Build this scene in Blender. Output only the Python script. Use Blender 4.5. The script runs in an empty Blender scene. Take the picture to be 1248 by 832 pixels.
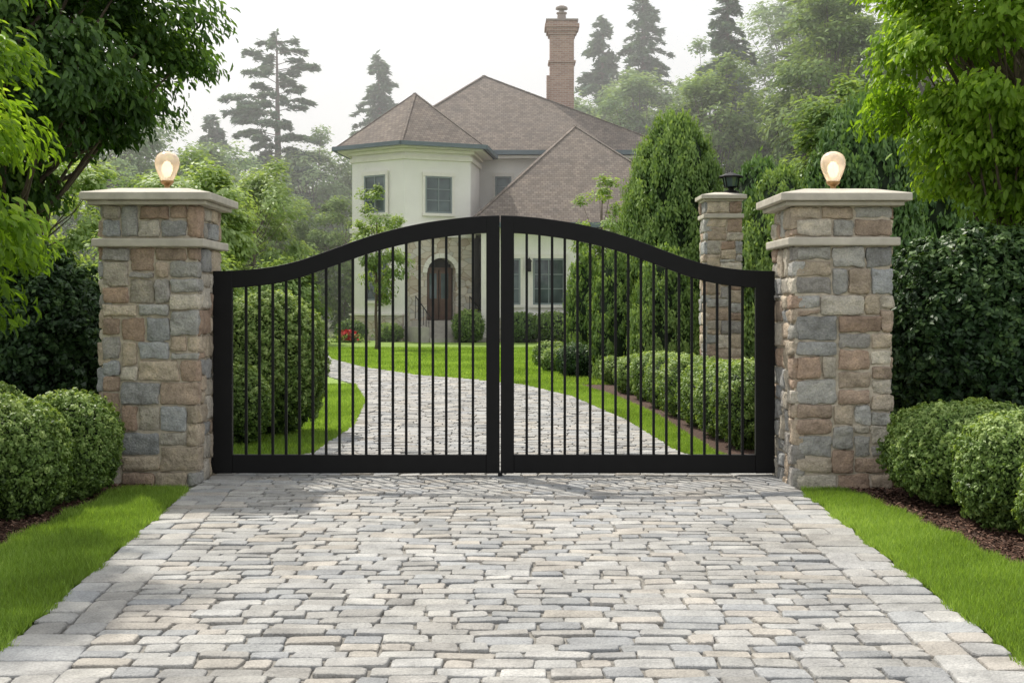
import bpy, math, random
import numpy as np
from mathutils import Vector, noise, Matrix
R=random.Random(7)
rng=np.random.default_rng(11)
scene=bpy.context.scene
col=scene.collection

# ---------------------------------------------------------------- helpers
def link(ob,parent=None):
    col.objects.link(ob)
    if parent: ob.parent=parent
    return ob
def empty(name):
    e=bpy.data.objects.new(name,None); e.empty_display_size=.2; col.objects.link(e); return e

class MB:
    def __init__(s): s.v=[];s.f=[];s.c=[];s.m=[];s.uv=[]
    def add(s,vs,fs,c=(1,1,1),m=0,uvs=None):
        o=len(s.v); s.v+= [tuple(p) for p in vs]; s.c+= [c]*len(vs)
        for i,f in enumerate(fs):
            s.f.append([a+o for a in f]); s.m.append(m)
            s.uv.append(uvs[i] if uvs else [(0,0)]*len(f))
    def box(s,x0,x1,y0,y1,z0,z1,c=(1,1,1),m=0,M=None):
        vs=[(x0,y0,z0),(x1,y0,z0),(x1,y1,z0),(x0,y1,z0),(x0,y0,z1),(x1,y0,z1),(x1,y1,z1),(x0,y1,z1)]
        if M is not None: vs=[tuple(M@Vector(p)) for p in vs]
        s.add(vs,[(3,2,1,0),(4,5,6,7),(0,1,5,4),(1,2,6,5),(2,3,7,6),(3,0,4,7)],c,m)
    def tube(s,pts,rad,n=7,c=(1,1,1),m=0,cap=True):
        pts=[Vector(p) for p in pts]; vs=[];fs=[]
        for i,p in enumerate(pts):
            a=pts[max(i-1,0)];b=pts[min(i+1,len(pts)-1)]
            d=(b-a).normalized()
            u=d.cross(Vector((0.13,.9,.21))).normalized(); w=d.cross(u)
            for k in range(n):
                t=2*math.pi*k/n
                vs.append(p+(u*math.cos(t)+w*math.sin(t))*rad[i])
        for i in range(len(pts)-1):
            for k in range(n):
                fs.append((i*n+k,i*n+(k+1)%n,(i+1)*n+(k+1)%n,(i+1)*n+k))
        if cap:
            fs.append(tuple(range(n-1,-1,-1))); fs.append(tuple((len(pts)-1)*n+k for k in range(n)))
        s.add(vs,fs,c,m)
    def lathe(s,cx,cy,prof,n=24,c=(1,1,1),m=0):
        vs=[];fs=[]
        for r,z in prof:
            for k in range(n):
                t=2*math.pi*k/n; vs.append((cx+r*math.cos(t),cy+r*math.sin(t),z))
        for i in range(len(prof)-1):
            for k in range(n):
                fs.append((i*n+k,i*n+(k+1)%n,(i+1)*n+(k+1)%n,(i+1)*n+k))
        s.add(vs,fs,c,m)
    def obj(s,name,mats,parent=None,smooth=False,bevel=0):
        me=bpy.data.meshes.new(name); me.from_pydata(s.v,[],s.f)
        if not isinstance(mats,(list,tuple)): mats=[mats]
        for m in mats: me.materials.append(m)
        me.polygons.foreach_set('material_index',s.m)
        a=me.attributes.new('Col','FLOAT_COLOR','POINT')
        a.data.foreach_set('color',np.array([list(c)+[1] for c in s.c],dtype=np.float32).ravel())
        ul=me.uv_layers.new(name='UVMap')
        ul.data.foreach_set('uv',np.array([q for f in s.uv for q in f],dtype=np.float32).ravel())
        if smooth: me.polygons.foreach_set('use_smooth',[True]*len(me.polygons))
        me.update()
        ob=link(bpy.data.objects.new(name,me),parent)
        if bevel:
            b=ob.modifiers.new('b','BEVEL'); b.width=bevel; b.segments=2; b.limit_method='ANGLE'
        return ob

def npmesh(name,V,F,mats,tint=None,parent=None,midx=None,smooth=False):
    me=bpy.data.meshes.new(name); n=len(V); k=F.shape[1]; m=len(F)
    me.vertices.add(n); me.vertices.foreach_set('co',np.ascontiguousarray(V,dtype=np.float32).ravel())
    me.loops.add(m*k); me.loops.foreach_set('vertex_index',np.ascontiguousarray(F,dtype=np.int32).ravel())
    me.polygons.add(m); me.polygons.foreach_set('loop_start',np.arange(0,m*k,k,dtype=np.int32))
    try: me.polygons.foreach_set('loop_total',np.full(m,k,dtype=np.int32))
    except Exception: pass
    if not isinstance(mats,(list,tuple)): mats=[mats]
    for mm in mats: me.materials.append(mm)
    if tint is not None:
        a=me.attributes.new('tint','FLOAT','POINT'); a.data.foreach_set('value',np.ascontiguousarray(tint,dtype=np.float32))
    me.update(calc_edges=True); me.validate()
    if smooth: me.polygons.foreach_set('use_smooth',[True]*len(me.polygons))
    return link(bpy.data.objects.new(name,me),parent)

def nrm(a): return a/np.maximum(np.linalg.norm(a,axis=1,keepdims=True),1e-9)
def rdir(n): return nrm(rng.normal(size=(n,3)))
def leafquads(P,N,L,W,fold=.15,tdir=None):
    n=len(P); N=nrm(N)
    t=rdir(n) if tdir is None else tdir
    t=nrm(t-N*np.sum(t*N,axis=1,keepdims=True)); b=np.cross(N,t)
    L=np.broadcast_to(L,(n,))[:,None]; W=np.broadcast_to(W,(n,))[:,None]
    V=np.stack([P-t*L/2,P+b*W/2+N*W*fold,P+t*L/2,P-b*W/2+N*W*fold],axis=1).reshape(-1,3)
    return V,np.arange(4*n).reshape(n,4)
def hexleaf(P,N,L,W,tdir=None,fold=.2,droop=.15):
    n=len(P); N=nrm(N)
    t=rdir(n) if tdir is None else tdir
    t=nrm(t-N*np.sum(t*N,axis=1,keepdims=True)); b=np.cross(N,t)
    L=np.broadcast_to(L,(n,))[:,None]; W=np.broadcast_to(W,(n,))[:,None]
    base=P-t*L/2; tip=P+t*L/2-N*L*droop
    l1=P-t*L*.22+b*W*.5+N*W*fold; l2=P+t*L*.18+b*W*.42+N*W*fold-N*L*droop*.3
    r1=P-t*L*.22-b*W*.5+N*W*fold; r2=P+t*L*.18-b*W*.42+N*W*fold-N*L*droop*.3
    V=np.stack([base,l1,l2,tip,r2,r1],axis=1).reshape(-1,3)
    o=(np.arange(n)*6)[:,None]
    F=np.concatenate([o+np.array([[0,1,2,3]]),o+np.array([[0,3,4,5]])])
    return V,F
class SN:   # cheap smooth noise
    def __init__(s,freq,k=7,seed=0):
        g=np.random.default_rng(seed); s.d=nrm(g.normal(size=(k,3)))*freq*g.uniform(.6,1.5,(k,1)); s.p=g.uniform(0,6.28,k)
    def __call__(s,P): return np.sin(P@s.d.T+s.p).mean(axis=1)*1.6

# ---------------------------------------------------------------- materials
def newmat(name):
    m=bpy.data.materials.new(name); m.use_nodes=True
    nt=m.node_tree; b=nt.nodes['Principled BSDF']; return m,nt,b
def N(nt,t,**k):
    n=nt.nodes.new(t)
    for a,v in k.items(): setattr(n,a,v)
    return n
def ramp(nt,stops):
    r=N(nt,'ShaderNodeValToRGB'); e=r.color_ramp.elements
    while len(e)<len(stops): e.new(.5)
    for i,(p,c) in enumerate(stops): e[i].position=p; e[i].color=(*c,1)
    return r
def noiseN(nt,scale,detail=6,coord='Object',rough=.6):
    tc=N(nt,'ShaderNodeTexCoord'); n=N(nt,'ShaderNodeTexNoise'); n.inputs['Scale'].default_value=scale
    n.inputs['Detail'].default_value=detail; n.inputs['Roughness'].default_value=rough
    nt.links.new(tc.outputs[coord],n.inputs['Vector']); return n
def bump(nt,b,src,strength=.4,dist=.01,prev=None):
    bp=N(nt,'ShaderNodeBump'); bp.inputs['Strength'].default_value=strength; bp.inputs['Distance'].default_value=dist
    nt.links.new(src,bp.inputs['Height'])
    if prev: nt.links.new(prev.outputs[0],bp.inputs['Normal'])
    nt.links.new(bp.outputs[0],b.inputs['Normal']); return bp
def simple(name,c,rough=.6,metal=0,var=.15,scale=8,bmp=.0,bd=.01,spec=.5):
    m,nt,b=newmat(name)
    n=noiseN(nt,scale)
    r=ramp(nt,[(.3,tuple(x*(1-var) for x in c)),(.7,tuple(min(1,x*(1+var)) for x in c))])
    nt.links.new(n.outputs[0],r.inputs[0]); nt.links.new(r.outputs[0],b.inputs['Base Color'])
    b.inputs['Roughness'].default_value=rough; b.inputs['Metallic'].default_value=metal; b.inputs['Specular IOR Level'].default_value=spec
    if bmp:
        n2=noiseN(nt,scale*6); bump(nt,b,n2.outputs[0],bmp,bd)
    return m
def stonemat(name,s1=9,s2=45,bs=.7,lo=(.62,.60,.57),hi=(1.25,1.22,1.15),big=None):
    m,nt,b=newmat(name)
    at=N(nt,'ShaderNodeAttribute',attribute_name='Col')
    n=noiseN(nt,s1,8); r=ramp(nt,[(.25,lo),(.5,(.95,.95,.95)),(.75,hi)])
    nt.links.new(n.outputs[0],r.inputs[0])
    mx=N(nt,'ShaderNodeMix',data_type='RGBA',blend_type='MULTIPLY'); mx.inputs[0].default_value=1
    nt.links.new(at.outputs['Color'],mx.inputs[6]); nt.links.new(r.outputs[0],mx.inputs[7])
    n3=noiseN(nt,s2*1.5,5); r3=ramp(nt,[(.35,(.72,.72,.72)),(.6,(1.08,1.08,1.08))]); nt.links.new(n3.outputs[0],r3.inputs[0])
    mx2=N(nt,'ShaderNodeMix',data_type='RGBA',blend_type='MULTIPLY'); mx2.inputs[0].default_value=.85
    nt.links.new(mx.outputs[2],mx2.inputs[6]); nt.links.new(r3.outputs[0],mx2.inputs[7])
    out=mx2.outputs[2]
    if big:
        n4=noiseN(nt,big,5,rough=.65); r4=ramp(nt,[(.32,(.80,.785,.76)),(.62,(1.06,1.06,1.06))]); nt.links.new(n4.outputs[0],r4.inputs[0])
        mx3=N(nt,'ShaderNodeMix',data_type='RGBA',blend_type='MULTIPLY'); mx3.inputs[0].default_value=.8
        nt.links.new(out,mx3.inputs[6]); nt.links.new(r4.outputs[0],mx3.inputs[7]); out=mx3.outputs[2]
    nt.links.new(out,b.inputs['Base Color'])
    b.inputs['Roughness'].default_value=.85
    a=noiseN(nt,s2,8,rough=.65); p=bump(nt,b,a.outputs[0],bs,.012)
    a2=noiseN(nt,s1*1.7,4); bump(nt,b,a2.outputs[0],bs*.8,.03,p)
    return m
def leafmat(name,dark,mid,light,trans=.3,rough=.5,spec=.35,tg=(1.5,1.45,.6)):
    m,nt,b=newmat(name)
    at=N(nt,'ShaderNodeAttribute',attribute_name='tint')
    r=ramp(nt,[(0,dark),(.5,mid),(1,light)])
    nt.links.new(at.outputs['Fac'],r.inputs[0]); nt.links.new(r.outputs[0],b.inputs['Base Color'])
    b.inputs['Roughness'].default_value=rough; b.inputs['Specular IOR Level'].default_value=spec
    if trans<=0: return m
    tr=N(nt,'ShaderNodeBsdfTranslucent')
    g=N(nt,'ShaderNodeMix',data_type='RGBA',blend_type='MULTIPLY'); g.inputs[0].default_value=1
    g.inputs[7].default_value=(*tg,1); nt.links.new(r.outputs[0],g.inputs[6]); nt.links.new(g.outputs[2],tr.inputs[0])
    ms=N(nt,'ShaderNodeMixShader'); ms.inputs[0].default_value=trans
    nt.links.new(b.outputs[0],ms.inputs[1]); nt.links.new(tr.outputs[0],ms.inputs[2])
    nt.links.new(ms.outputs[0],nt.nodes['Material Output'].inputs[0])
    return m
L_box=leafmat('boxwood_leaves',(.045,.085,.020),(.165,.265,.06),(.43,.54,.20),.3)
L_hedge=leafmat('dark_hedge_leaves',(.012,.030,.012),(.036,.082,.024),(.13,.22,.06),.2,.45,.3)
L_bright=leafmat('bright_leaves',(.09,.17,.014),(.21,.36,.035),(.42,.56,.10),.5)
L_dark=leafmat('dark_tree_leaves',(.024,.06,.014),(.075,.155,.034),(.21,.34,.07),.4)
L_arb=leafmat('arborvitae_leaves',(.03,.07,.02),(.125,.215,.055),(.29,.41,.12),.3)
L_arbd=leafmat('arborvitae_dark',(.03,.07,.022),(.08,.16,.05),(.17,.28,.09),.25)
L_mid=leafmat('mid_tree_leaves',(.12,.18,.06),(.25,.35,.13),(.41,.52,.24),.4)
L_far=leafmat('hazed_far_leaves',(.11,.18,.09),(.21,.32,.15),(.35,.46,.24),.3,.7,.1)  # pale, desaturated: distance haze put into the leaf colour
L_farcon=leafmat('hazed_far_conifer',(.05,.10,.075),(.10,.175,.125),(.18,.28,.19),.2,.7,.1)  # pale bluish green, distance haze painted into the needles
L_farmid=leafmat('hazed_midfar_leaves',(.08,.14,.045),(.19,.28,.10),(.34,.46,.19),.35,.7,.1)  # lightened leaf colour carries some painted haze
L_grass=leafmat('grass_blades',(.12,.19,.03),(.23,.36,.055),(.42,.56,.15),.38,.55,.25,(1.4,1.4,.65))
bark=simple('bark',(.10,.075,.055),.9,0,.4,14,.6,.02)
barkfar=simple('hazed_bark_far',(.16,.13,.11),.9,0,.2,6)  # paler copy of bark, haze painted in for distant trunks
core_m=simple('shade_core',(.012,.025,.008),.95,0,.3,6)  # near-black colour stands in for shade inside the foliage
stone=stonemat('fieldstone',10,48,1.0,(.58,.56,.53),(1.28,1.24,1.17)); paver=stonemat('granite_pavers',6,60,.9,(.68,.68,.68),(1.18,1.175,1.16),.9)
mortar=simple('mortar',(.52,.46,.37),.95,0,.2,30,.5,.01)
joint=simple('joint_sand',(.22,.21,.19),.95,0,.3,30,.6,.01)
capm=simple('limestone_cap',(.49,.455,.385),.8,0,.18,5,.5,.008)
iron=simple('black_iron',(.0045,.0045,.005),.5,0,.2,10,.08,.002,.22)
soil=simple('ground_soil',(.09,.12,.04),.95,0,.4,1.5,.4,.03)

def lawnmat():
    m,nt,b=newmat('lawn_grass')
    n=noiseN(nt,1.3,4); r=ramp(nt,[(.3,(.20,.32,.05)),(.7,(.30,.43,.085))]); nt.links.new(n.outputs[0],r.inputs[0])
    n2=noiseN(nt,60,4); r2=ramp(nt,[(.3,(.5,.55,.45)),(.65,(1.15,1.15,1.1))]); nt.links.new(n2.outputs[0],r2.inputs[0])
    mx=N(nt,'ShaderNodeMix',data_type='RGBA',blend_type='MULTIPLY'); mx.inputs[0].default_value=1
    nt.links.new(r.outputs[0],mx.inputs[6]); nt.links.new(r2.outputs[0],mx.inputs[7]); nt.links.new(mx.outputs[2],b.inputs['Base Color'])
    b.inputs['Roughness'].default_value=.9; bump(nt,b,n2.outputs[0],.8,.03); return m
lawn_m=lawnmat()
def mulchmat():
    m,nt,b=newmat('bark_mulch')
    n=noiseN(nt,45,6,rough=.7); r=ramp(nt,[(.3,(.03,.017,.012)),(.55,(.10,.055,.038)),(.75,(.2,.12,.085))])
    nt.links.new(n.outputs[0],r.inputs[0]); nt.links.new(r.outputs[0],b.inputs['Base Color']); b.inputs['Roughness'].default_value=.95
    bump(nt,b,n.outputs[0],1,.03); return m
mulch_m=mulchmat()
def shingle():
    m,nt,b=newmat('roof_shingles')
    uv=N(nt,'ShaderNodeUVMap'); br=N(nt,'ShaderNodeTexBrick'); br.offset=.5
    nt.links.new(uv.outputs[0],br.inputs['Vector'])
    for k,v in {'Scale':1,'Brick Width':.20,'Row Height':.16,'Mortar Size':.010,'Bias':0.0}.items(): br.inputs[k].default_value=v
    br.inputs['Color1'].default_value=(.135,.113,.097,1); br.inputs['Color2'].default_value=(.22,.188,.162,1); br.inputs['Mortar'].default_value=(.085,.068,.056,1)
    n=noiseN(nt,1.6,7,rough=.7); r=ramp(nt,[(.3,(.78,.78,.80)),(.7,(1.2,1.16,1.1))]); nt.links.new(n.outputs[0],r.inputs[0])
    mx=N(nt,'ShaderNodeMix',data_type='RGBA',blend_type='MULTIPLY'); mx.inputs[0].default_value=1
    nt.links.new(br.outputs[0],mx.inputs[6]); nt.links.new(r.outputs[0],mx.inputs[7]); nt.links.new(mx.outputs[2],b.inputs['Base Color'])
    b.inputs['Roughness'].default_value=.92; bump(nt,b,br.outputs[0],.6,.03); return m
shing=shingle()
def brickm():
    m,nt,b=newmat('red_brick')
    uv=N(nt,'ShaderNodeUVMap'); br=N(nt,'ShaderNodeTexBrick'); nt.links.new(uv.outputs[0],br.inputs['Vector'])
    for k,v in {'Scale':1,'Brick Width':.26,'Row Height':.09,'Mortar Size':.010}.items(): br.inputs[k].default_value=v
    br.inputs['Color1'].default_value=(.30,.17,.13,1); br.inputs['Color2'].default_value=(.42,.27,.21,1); br.inputs['Mortar'].default_value=(.45,.4,.35,1)
    nt.links.new(br.outputs[0],b.inputs['Base Color']); b.inputs['Roughness'].default_value=.9; bump(nt,b,br.outputs[1],-.5,.01); return m
brick=brickm()
def rubble():
    m,nt,b=newmat('rubble_cladding')
    tc=N(nt,'ShaderNodeTexCoord'); mp=N(nt,'ShaderNodeMapping'); mp.inputs['Scale'].default_value=(2.2,2.2,4)
    v=N(nt,'ShaderNodeTexVoronoi'); v.inputs['Scale'].default_value=1.1; v2=N(nt,'ShaderNodeTexVoronoi',feature='DISTANCE_TO_EDGE'); v2.inputs['Scale'].default_value=1.1
    nt.links.new(tc.outputs['Object'],mp.inputs[0]); nt.links.new(mp.outputs[0],v.inputs['Vector']); nt.links.new(mp.outputs[0],v2.inputs['Vector'])
    r=ramp(nt,[(0,(.44,.36,.28)),(.35,(.60,.54,.45)),(.7,(.50,.48,.44)),(1,(.70,.64,.54))])
    sx=N(nt,'ShaderNodeSeparateColor'); nt.links.new(v.outputs['Color'],sx.inputs[0]); nt.links.new(sx.outputs[0],r.inputs[0])
    e=ramp(nt,[(.02,(.7,.65,.57)),(.07,(1,1,1))]); nt.links.new(v2.outputs[0],e.inputs[0])
    mx=N(nt,'ShaderNodeMix',data_type='RGBA',blend_type='MULTIPLY'); mx.inputs[0].default_value=1
    nt.links.new(r.outputs[0],mx.inputs[6]); nt.links.new(e.outputs[0],mx.inputs[7]); nt.links.new(mx.outputs[2],b.inputs['Base Color'])
    b.inputs['Roughness'].default_value=.9; bump(nt,b,e.outputs[0],.8,.03); return m
rub=rubble()
stucco=simple('stucco',(.85,.83,.78),.9,0,.05,1.2,.25,.01)
trim=simple('trim_stucco',(.80,.77,.70),.8,0,.06,3)
gutter=simple('gutter_bluegrey',(.10,.14,.16),.5,0,.1,3)
winfr=simple('window_frame',(.20,.24,.24),.5,0,.1,5)
wood=simple('door_wood',(.10,.055,.035),.5,0,.3,5)
darkin=simple('dark_recess_panel',(.02,.017,.015),.8,0,.2,5)  # near-black colour paints the shade inside the entrance arch
def glassm():
    m,nt,b=newmat('window_glass'); n=noiseN(nt,.9,2)
    r=ramp(nt,[(.35,(.02,.035,.04)),(.65,(.09,.13,.13))]); nt.links.new(n.outputs[0],r.inputs[0]); nt.links.new(r.outputs[0],b.inputs['Base Color'])
    b.inputs['Roughness'].default_value=.06; b.inputs['Specular IOR Level'].default_value=.6; return m
glass=glassm()
def globem():
    m,nt,b=newmat('frosted_globe_glass')
    b.inputs['Base Color'].default_value=(.82,.74,.64,1); b.inputs['Roughness'].default_value=.15
    b.inputs['Transmission Weight'].default_value=.5
    b.inputs['Emission Color'].default_value=(1,.66,.34,1)
    tc=N(nt,'ShaderNodeTexCoord'); n=N(nt,'ShaderNodeTexNoise'); n.inputs['Scale'].default_value=11; nt.links.new(tc.outputs['Object'],n.inputs[0])
    mr=N(nt,'ShaderNodeMapRange'); mr.inputs[1].default_value=.35; mr.inputs[2].default_value=.65; mr.inputs[3].default_value=.05; mr.inputs[4].default_value=.30
    nt.links.new(n.outputs[0],mr.inputs[0]); nt.links.new(mr.outputs[0],b.inputs['Emission Strength'])
    return m
globe=globem()
bulbm,nt_,b_=newmat('lit_bulb'); b_.inputs['Emission Color'].default_value=(1,.80,.52,1); b_.inputs['Emission Strength'].default_value=2.2
bronze=simple('aged_bronze',(.36,.22,.10),.4,.7,.25,20)

# ---------------------------------------------------------------- ground, driveway, lawns
def interp(tab,y):
    return float(np.interp(y,[t[0] for t in tab],[t[1] for t in tab]))
XL=[(-6,-2.1),(5,-2.2),(10.4,-2.66),(11.6,-2.64),(12.3,-2.25),(13,-2.03),(15.9,-1.98),(19.9,-2.3),(23.9,-2.95),(28,-4.3),(34,-7.5),(43,-11.2),(50,-13)]
XR=[(-6,2.1),(5,2.16),(10.2,2.36),(11.5,2.33),(12.3,1.95),(13,1.72),(16.5,1.52),(20.8,1.0),(23.9,.2),(25.5,-.8),(27,-2.0),(30.5,-3.6),(35,-5.0),(43,-6.4),(50,-7.4)]
mb=MB(); mb.add([(-400,-60,0),(400,-60,0),(400,500,0),(-400,500,0)],[(0,1,2,3)]); mb.obj('ground',soil)
def sheet(name,pts,z,mat,parent=None):
    m=MB(); m.add([(x,y,z) for x,y in pts],[tuple(range(len(pts)))]); return m.obj(name,mat,parent)
def strip(name,fa,fb,y0,y1,z,mat,st=.5,parent=None):
    ys=np.arange(y0,y1+1e-6,st); vs=[];fs=[]
    for y in ys: vs+= [(fa(y),y,z),(fb(y),y,z)]
    for i in range(len(ys)-1): fs.append((2*i,2*i+1,2*i+3,2*i+2))
    m=MB(); m.add(vs,fs); return m.obj(name,mat,parent)
drive=empty('driveway')
strip('joint_bed',lambda y:interp(XL,y)+.01,lambda y:interp(XR,y)-.01,-6,50,.012,joint,.25,drive)
pal=[(.395,.395,.385),(.43,.425,.41),(.37,.37,.365),(.355,.365,.37),(.425,.40,.365),(.455,.45,.43),(.39,.38,.36),(.325,.335,.345),(.415,.415,.405),(.435,.41,.37),(.35,.345,.33)]
def pave(mb,cx,cy,hx,hy,h,c,rot=0,jit=.006):
    cr=min(hx,hy)*R.uniform(.12,.34)
    base=[(-hx+cr,-hy),(hx-cr,-hy),(hx,-hy+cr),(hx,hy-cr),(hx-cr,hy),(-hx+cr,hy),(-hx,hy-cr),(-hx,-hy+cr)]
    q=[(R.uniform(-jit,jit),R.uniform(-jit,jit)) for _ in range(4)]; q=[q[0],q[1],q[1],q[2],q[2],q[3],q[3],q[0]]
    base=[(x+a+R.uniform(-jit,jit)*.5,y+b+R.uniform(-jit,jit)*.5) for (x,y),(a,b) in zip(base,q)]
    tx,ty=R.uniform(-.035,.035),R.uniform(-.05,.05); ca,sa=math.cos(rot),math.sin(rot); vs=[]
    for s,z in ((1.0,.0),(1.0,h-.011),(.97,h-.003),(.90,h)):
        for x,y in base:
            mn=min(hx,hy)
            X=x-(1-s)*math.copysign(mn,x); Y=y-(1-s)*math.copysign(mn,y)
            zz=z+X*tx+Y*ty if z>0 else z
            vs.append((cx+X*ca-Y*sa,cy+X*sa+Y*ca,zz))
    fs=[]
    for r in range(3):
        for k in range(8): fs.append((r*8+k,r*8+(k+1)%8,(r+1)*8+(k+1)%8,(r+1)*8+k))
    fs.append(tuple(24+k for k in range(8)))
    mb.add(vs,fs,c)
mb=MB(); y=3.2; BW=.37
def rc(f=1.0,x=0):
    c=R.choice(pal); k=R.uniform(.87,1.10)*f; return tuple(min(.7,a*k) for a in c)
while y<46:
    rd=R.uniform(.105,.145) if y<14 else R.uniform(.12,.16)
    yc=y+rd/2; a=interp(XL,yc); b=interp(XR,yc)
    bw=BW if yc<12 else 0
    x=a+bw+R.uniform(-.02,0); end=b-bw
    wob=[R.uniform(0,6.28),R.uniform(0,6.28)]
    while x<end-.03:
        w=R.choice([.14,.18,.22,.26,.20,.28])*R.uniform(.9,1.12)
        if end-(x+w)<.12: w=end-x
        g=R.uniform(.004,.0075)
        dy=.007*math.sin(x*2.3+wob[0])+.005*math.sin(x*5.1+wob[1])
        pave(mb,x+w/2,yc+dy+R.uniform(-.004,.004),max(.02,w/2-g),rd/2-g,.028+R.uniform(-.005,.005),rc(),R.uniform(-.02,.02),.008)
        x+=w
    y+=rd
for side in (0,1):
    y=3.2
    while y<11.9:
        ln=R.uniform(.17,.24); yc=y+ln/2
        e=interp(XL,yc)+BW/2 if side==0 else interp(XR,yc)-BW/2
        sl=(interp(XL if side==0 else XR,yc+.2)-interp(XL if side==0 else XR,yc-.2))/.4
        if R.random()<.6:
            pave(mb,e,yc,BW/2-.006,ln/2-.005,.032+R.uniform(-.003,.003),rc(1.05),-sl,.007)
        else:
            pave(mb,e-BW/4,yc,BW/4-.005,ln/2-.005,.032,rc(1.05),-sl,.007); pave(mb,e+BW/4,yc,BW/4-.005,ln/2-.005,.032,rc(1.03),-sl,.007)
        y+=ln
mb.obj('pavers',paver,drive)

GL=[(-6,-3.1),(5,-3.05),(8,-3.2),(10.4,-3.2),(11,-3.0)]
GR=[(-6,2.9),(5,2.9),(7.5,2.90),(9.7,2.78),(10.6,2.6)]
lawn=empty('lawn')
strip('front_verge_west',lambda y:interp(GL,y),lambda y:interp(XL,y)-.02,-6,10.4,.016,lawn_m,.4,lawn)
strip('front_verge_east',lambda y:interp(XR,y)+.02,lambda y:interp(GR,y),-6,10.4,.016,lawn_m,.4,lawn)
sheet('garden_lawn',[(-30,11.7),(16,11.7),(16,58),(-30,58)],.004,lawn_m,lawn)
beds=empty('mulch_bed')
strip('bed_west',lambda y:-9,lambda y:interp(GL,y)+.05,-6,11.9,.009,mulch_m,.4,beds)
strip('bed_east',lambda y:interp(GR,y)-.05,lambda y:9,-6,11.9,.0092,mulch_m,.4,beds)
BR=[(11.7,2.3),(13,2.1),(17.7,1.98),(21,1.7),(25,1.1),(28,1.0),(31,1.4)]
strip('bed_garden',lambda y:interp(BR,y),lambda y:8,11.95,31,.010,mulch_m,.4,beds)
def chips(name,xy,parent):
    n=len(xy); P=np.column_stack([xy,rng.uniform(.012,.03,n)])
    Nn=rdir(n)*.5+np.array([0,0,1]); V,F=leafquads(P,Nn,rng.uniform(.02,.055,n),rng.uniform(.008,.02,n),.3)
    return npmesh(name,V,F,mulchleaf,np.repeat(rng.random(n),4),parent)
mulchleaf=leafmat('mulch_chips',(.035,.02,.014),(.10,.055,.04),(.24,.15,.11),0,.9,.1)
n=26000; y=rng.uniform(5.5,11,n); s=rng.random(n)<.5
x=np.where(s,np.interp(y,[g[0] for g in GL],[g[1] for g in GL])-rng.uniform(-.06,1.0,n),np.interp(y,[g[0] for g in GR],[g[1] for g in GR])+rng.uniform(-.06,1.1,n))
chips('bark_chips',np.column_stack([x,y]),beds)
def grass(name,x,y,z0,hmin,hmax,w,parent):
    n=len(x); P=np.column_stack([x,y,np.full(n,z0)])
    a=rng.uniform(0,6.28,n); d=np.column_stack([np.cos(a),np.sin(a),np.zeros(n)])*w
    b=rng.uniform(0,6.28,n); h=rng.uniform(hmin,hmax,n)
    ln=rng.uniform(.1,.9,n)*h; tip=P+np.column_stack([np.cos(b)*ln,np.sin(b)*ln,h])
    V=np.stack([P-d,P+d,tip],axis=1).reshape(-1,3)
    sn=SN(2.5,6,3)(P)
    sn+=.8*SN(11,6,4)(P)
    t=np.clip(.48+.2*sn+rng.normal(0,.2,n),0,1)
    npmesh(name,V,np.arange(3*n).reshape(n,3),L_grass,np.repeat(t,3),parent)
def tabx(T,y): return np.interp(y,[g[0] for g in T],[g[1] for g in T])
def edgew(y,s): return .02*np.sin(y*7+s)+.014*np.sin(y*19+s*2)+.01*np.sin(y*43+s)
n=95000; y=4.2+rng.random(n)*6.2; u=rng.random(n)
a0=tabx(XL,y)+.01+edgew(y,1); a1=tabx(GL,y)+edgew(y,3)*1.5-.02
grass('verge_blades_west',a0+u*(a1-a0),y,.014,.02,.065,.0035,lawn)
y=4.2+rng.random(n)*6.1; a0=tabx(XR,y)-.01+edgew(y,5); a1=tabx(GR,y)+edgew(y,7)*1.5+.02
grass('verge_blades_east',a0+u*(a1-a0),y,.014,.02,.065,.0035,lawn)
n=70000; y=rng.uniform(12,24,n); u=rng.random(n)**1.3; grass('garden_blades_west',tabx(XL,y)-.01-u*2.5,y,.004,.03,.06,.006,lawn)
n=50000; y=rng.uniform(11.9,27,n); u=rng.random(n); xr=tabx(XR,y); br=tabx(BR,y)
grass('garden_blades_east',xr+.01+u*(br-xr),y,.004,.03,.06,.006,lawn)
n=90000; y=24+rng.random(n)*20; xr=tabx(XR,y); grass('garden_blades_far',xr+rng.random(n)*(3.5-xr),y,.004,.04,.08,.014,lawn)

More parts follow.
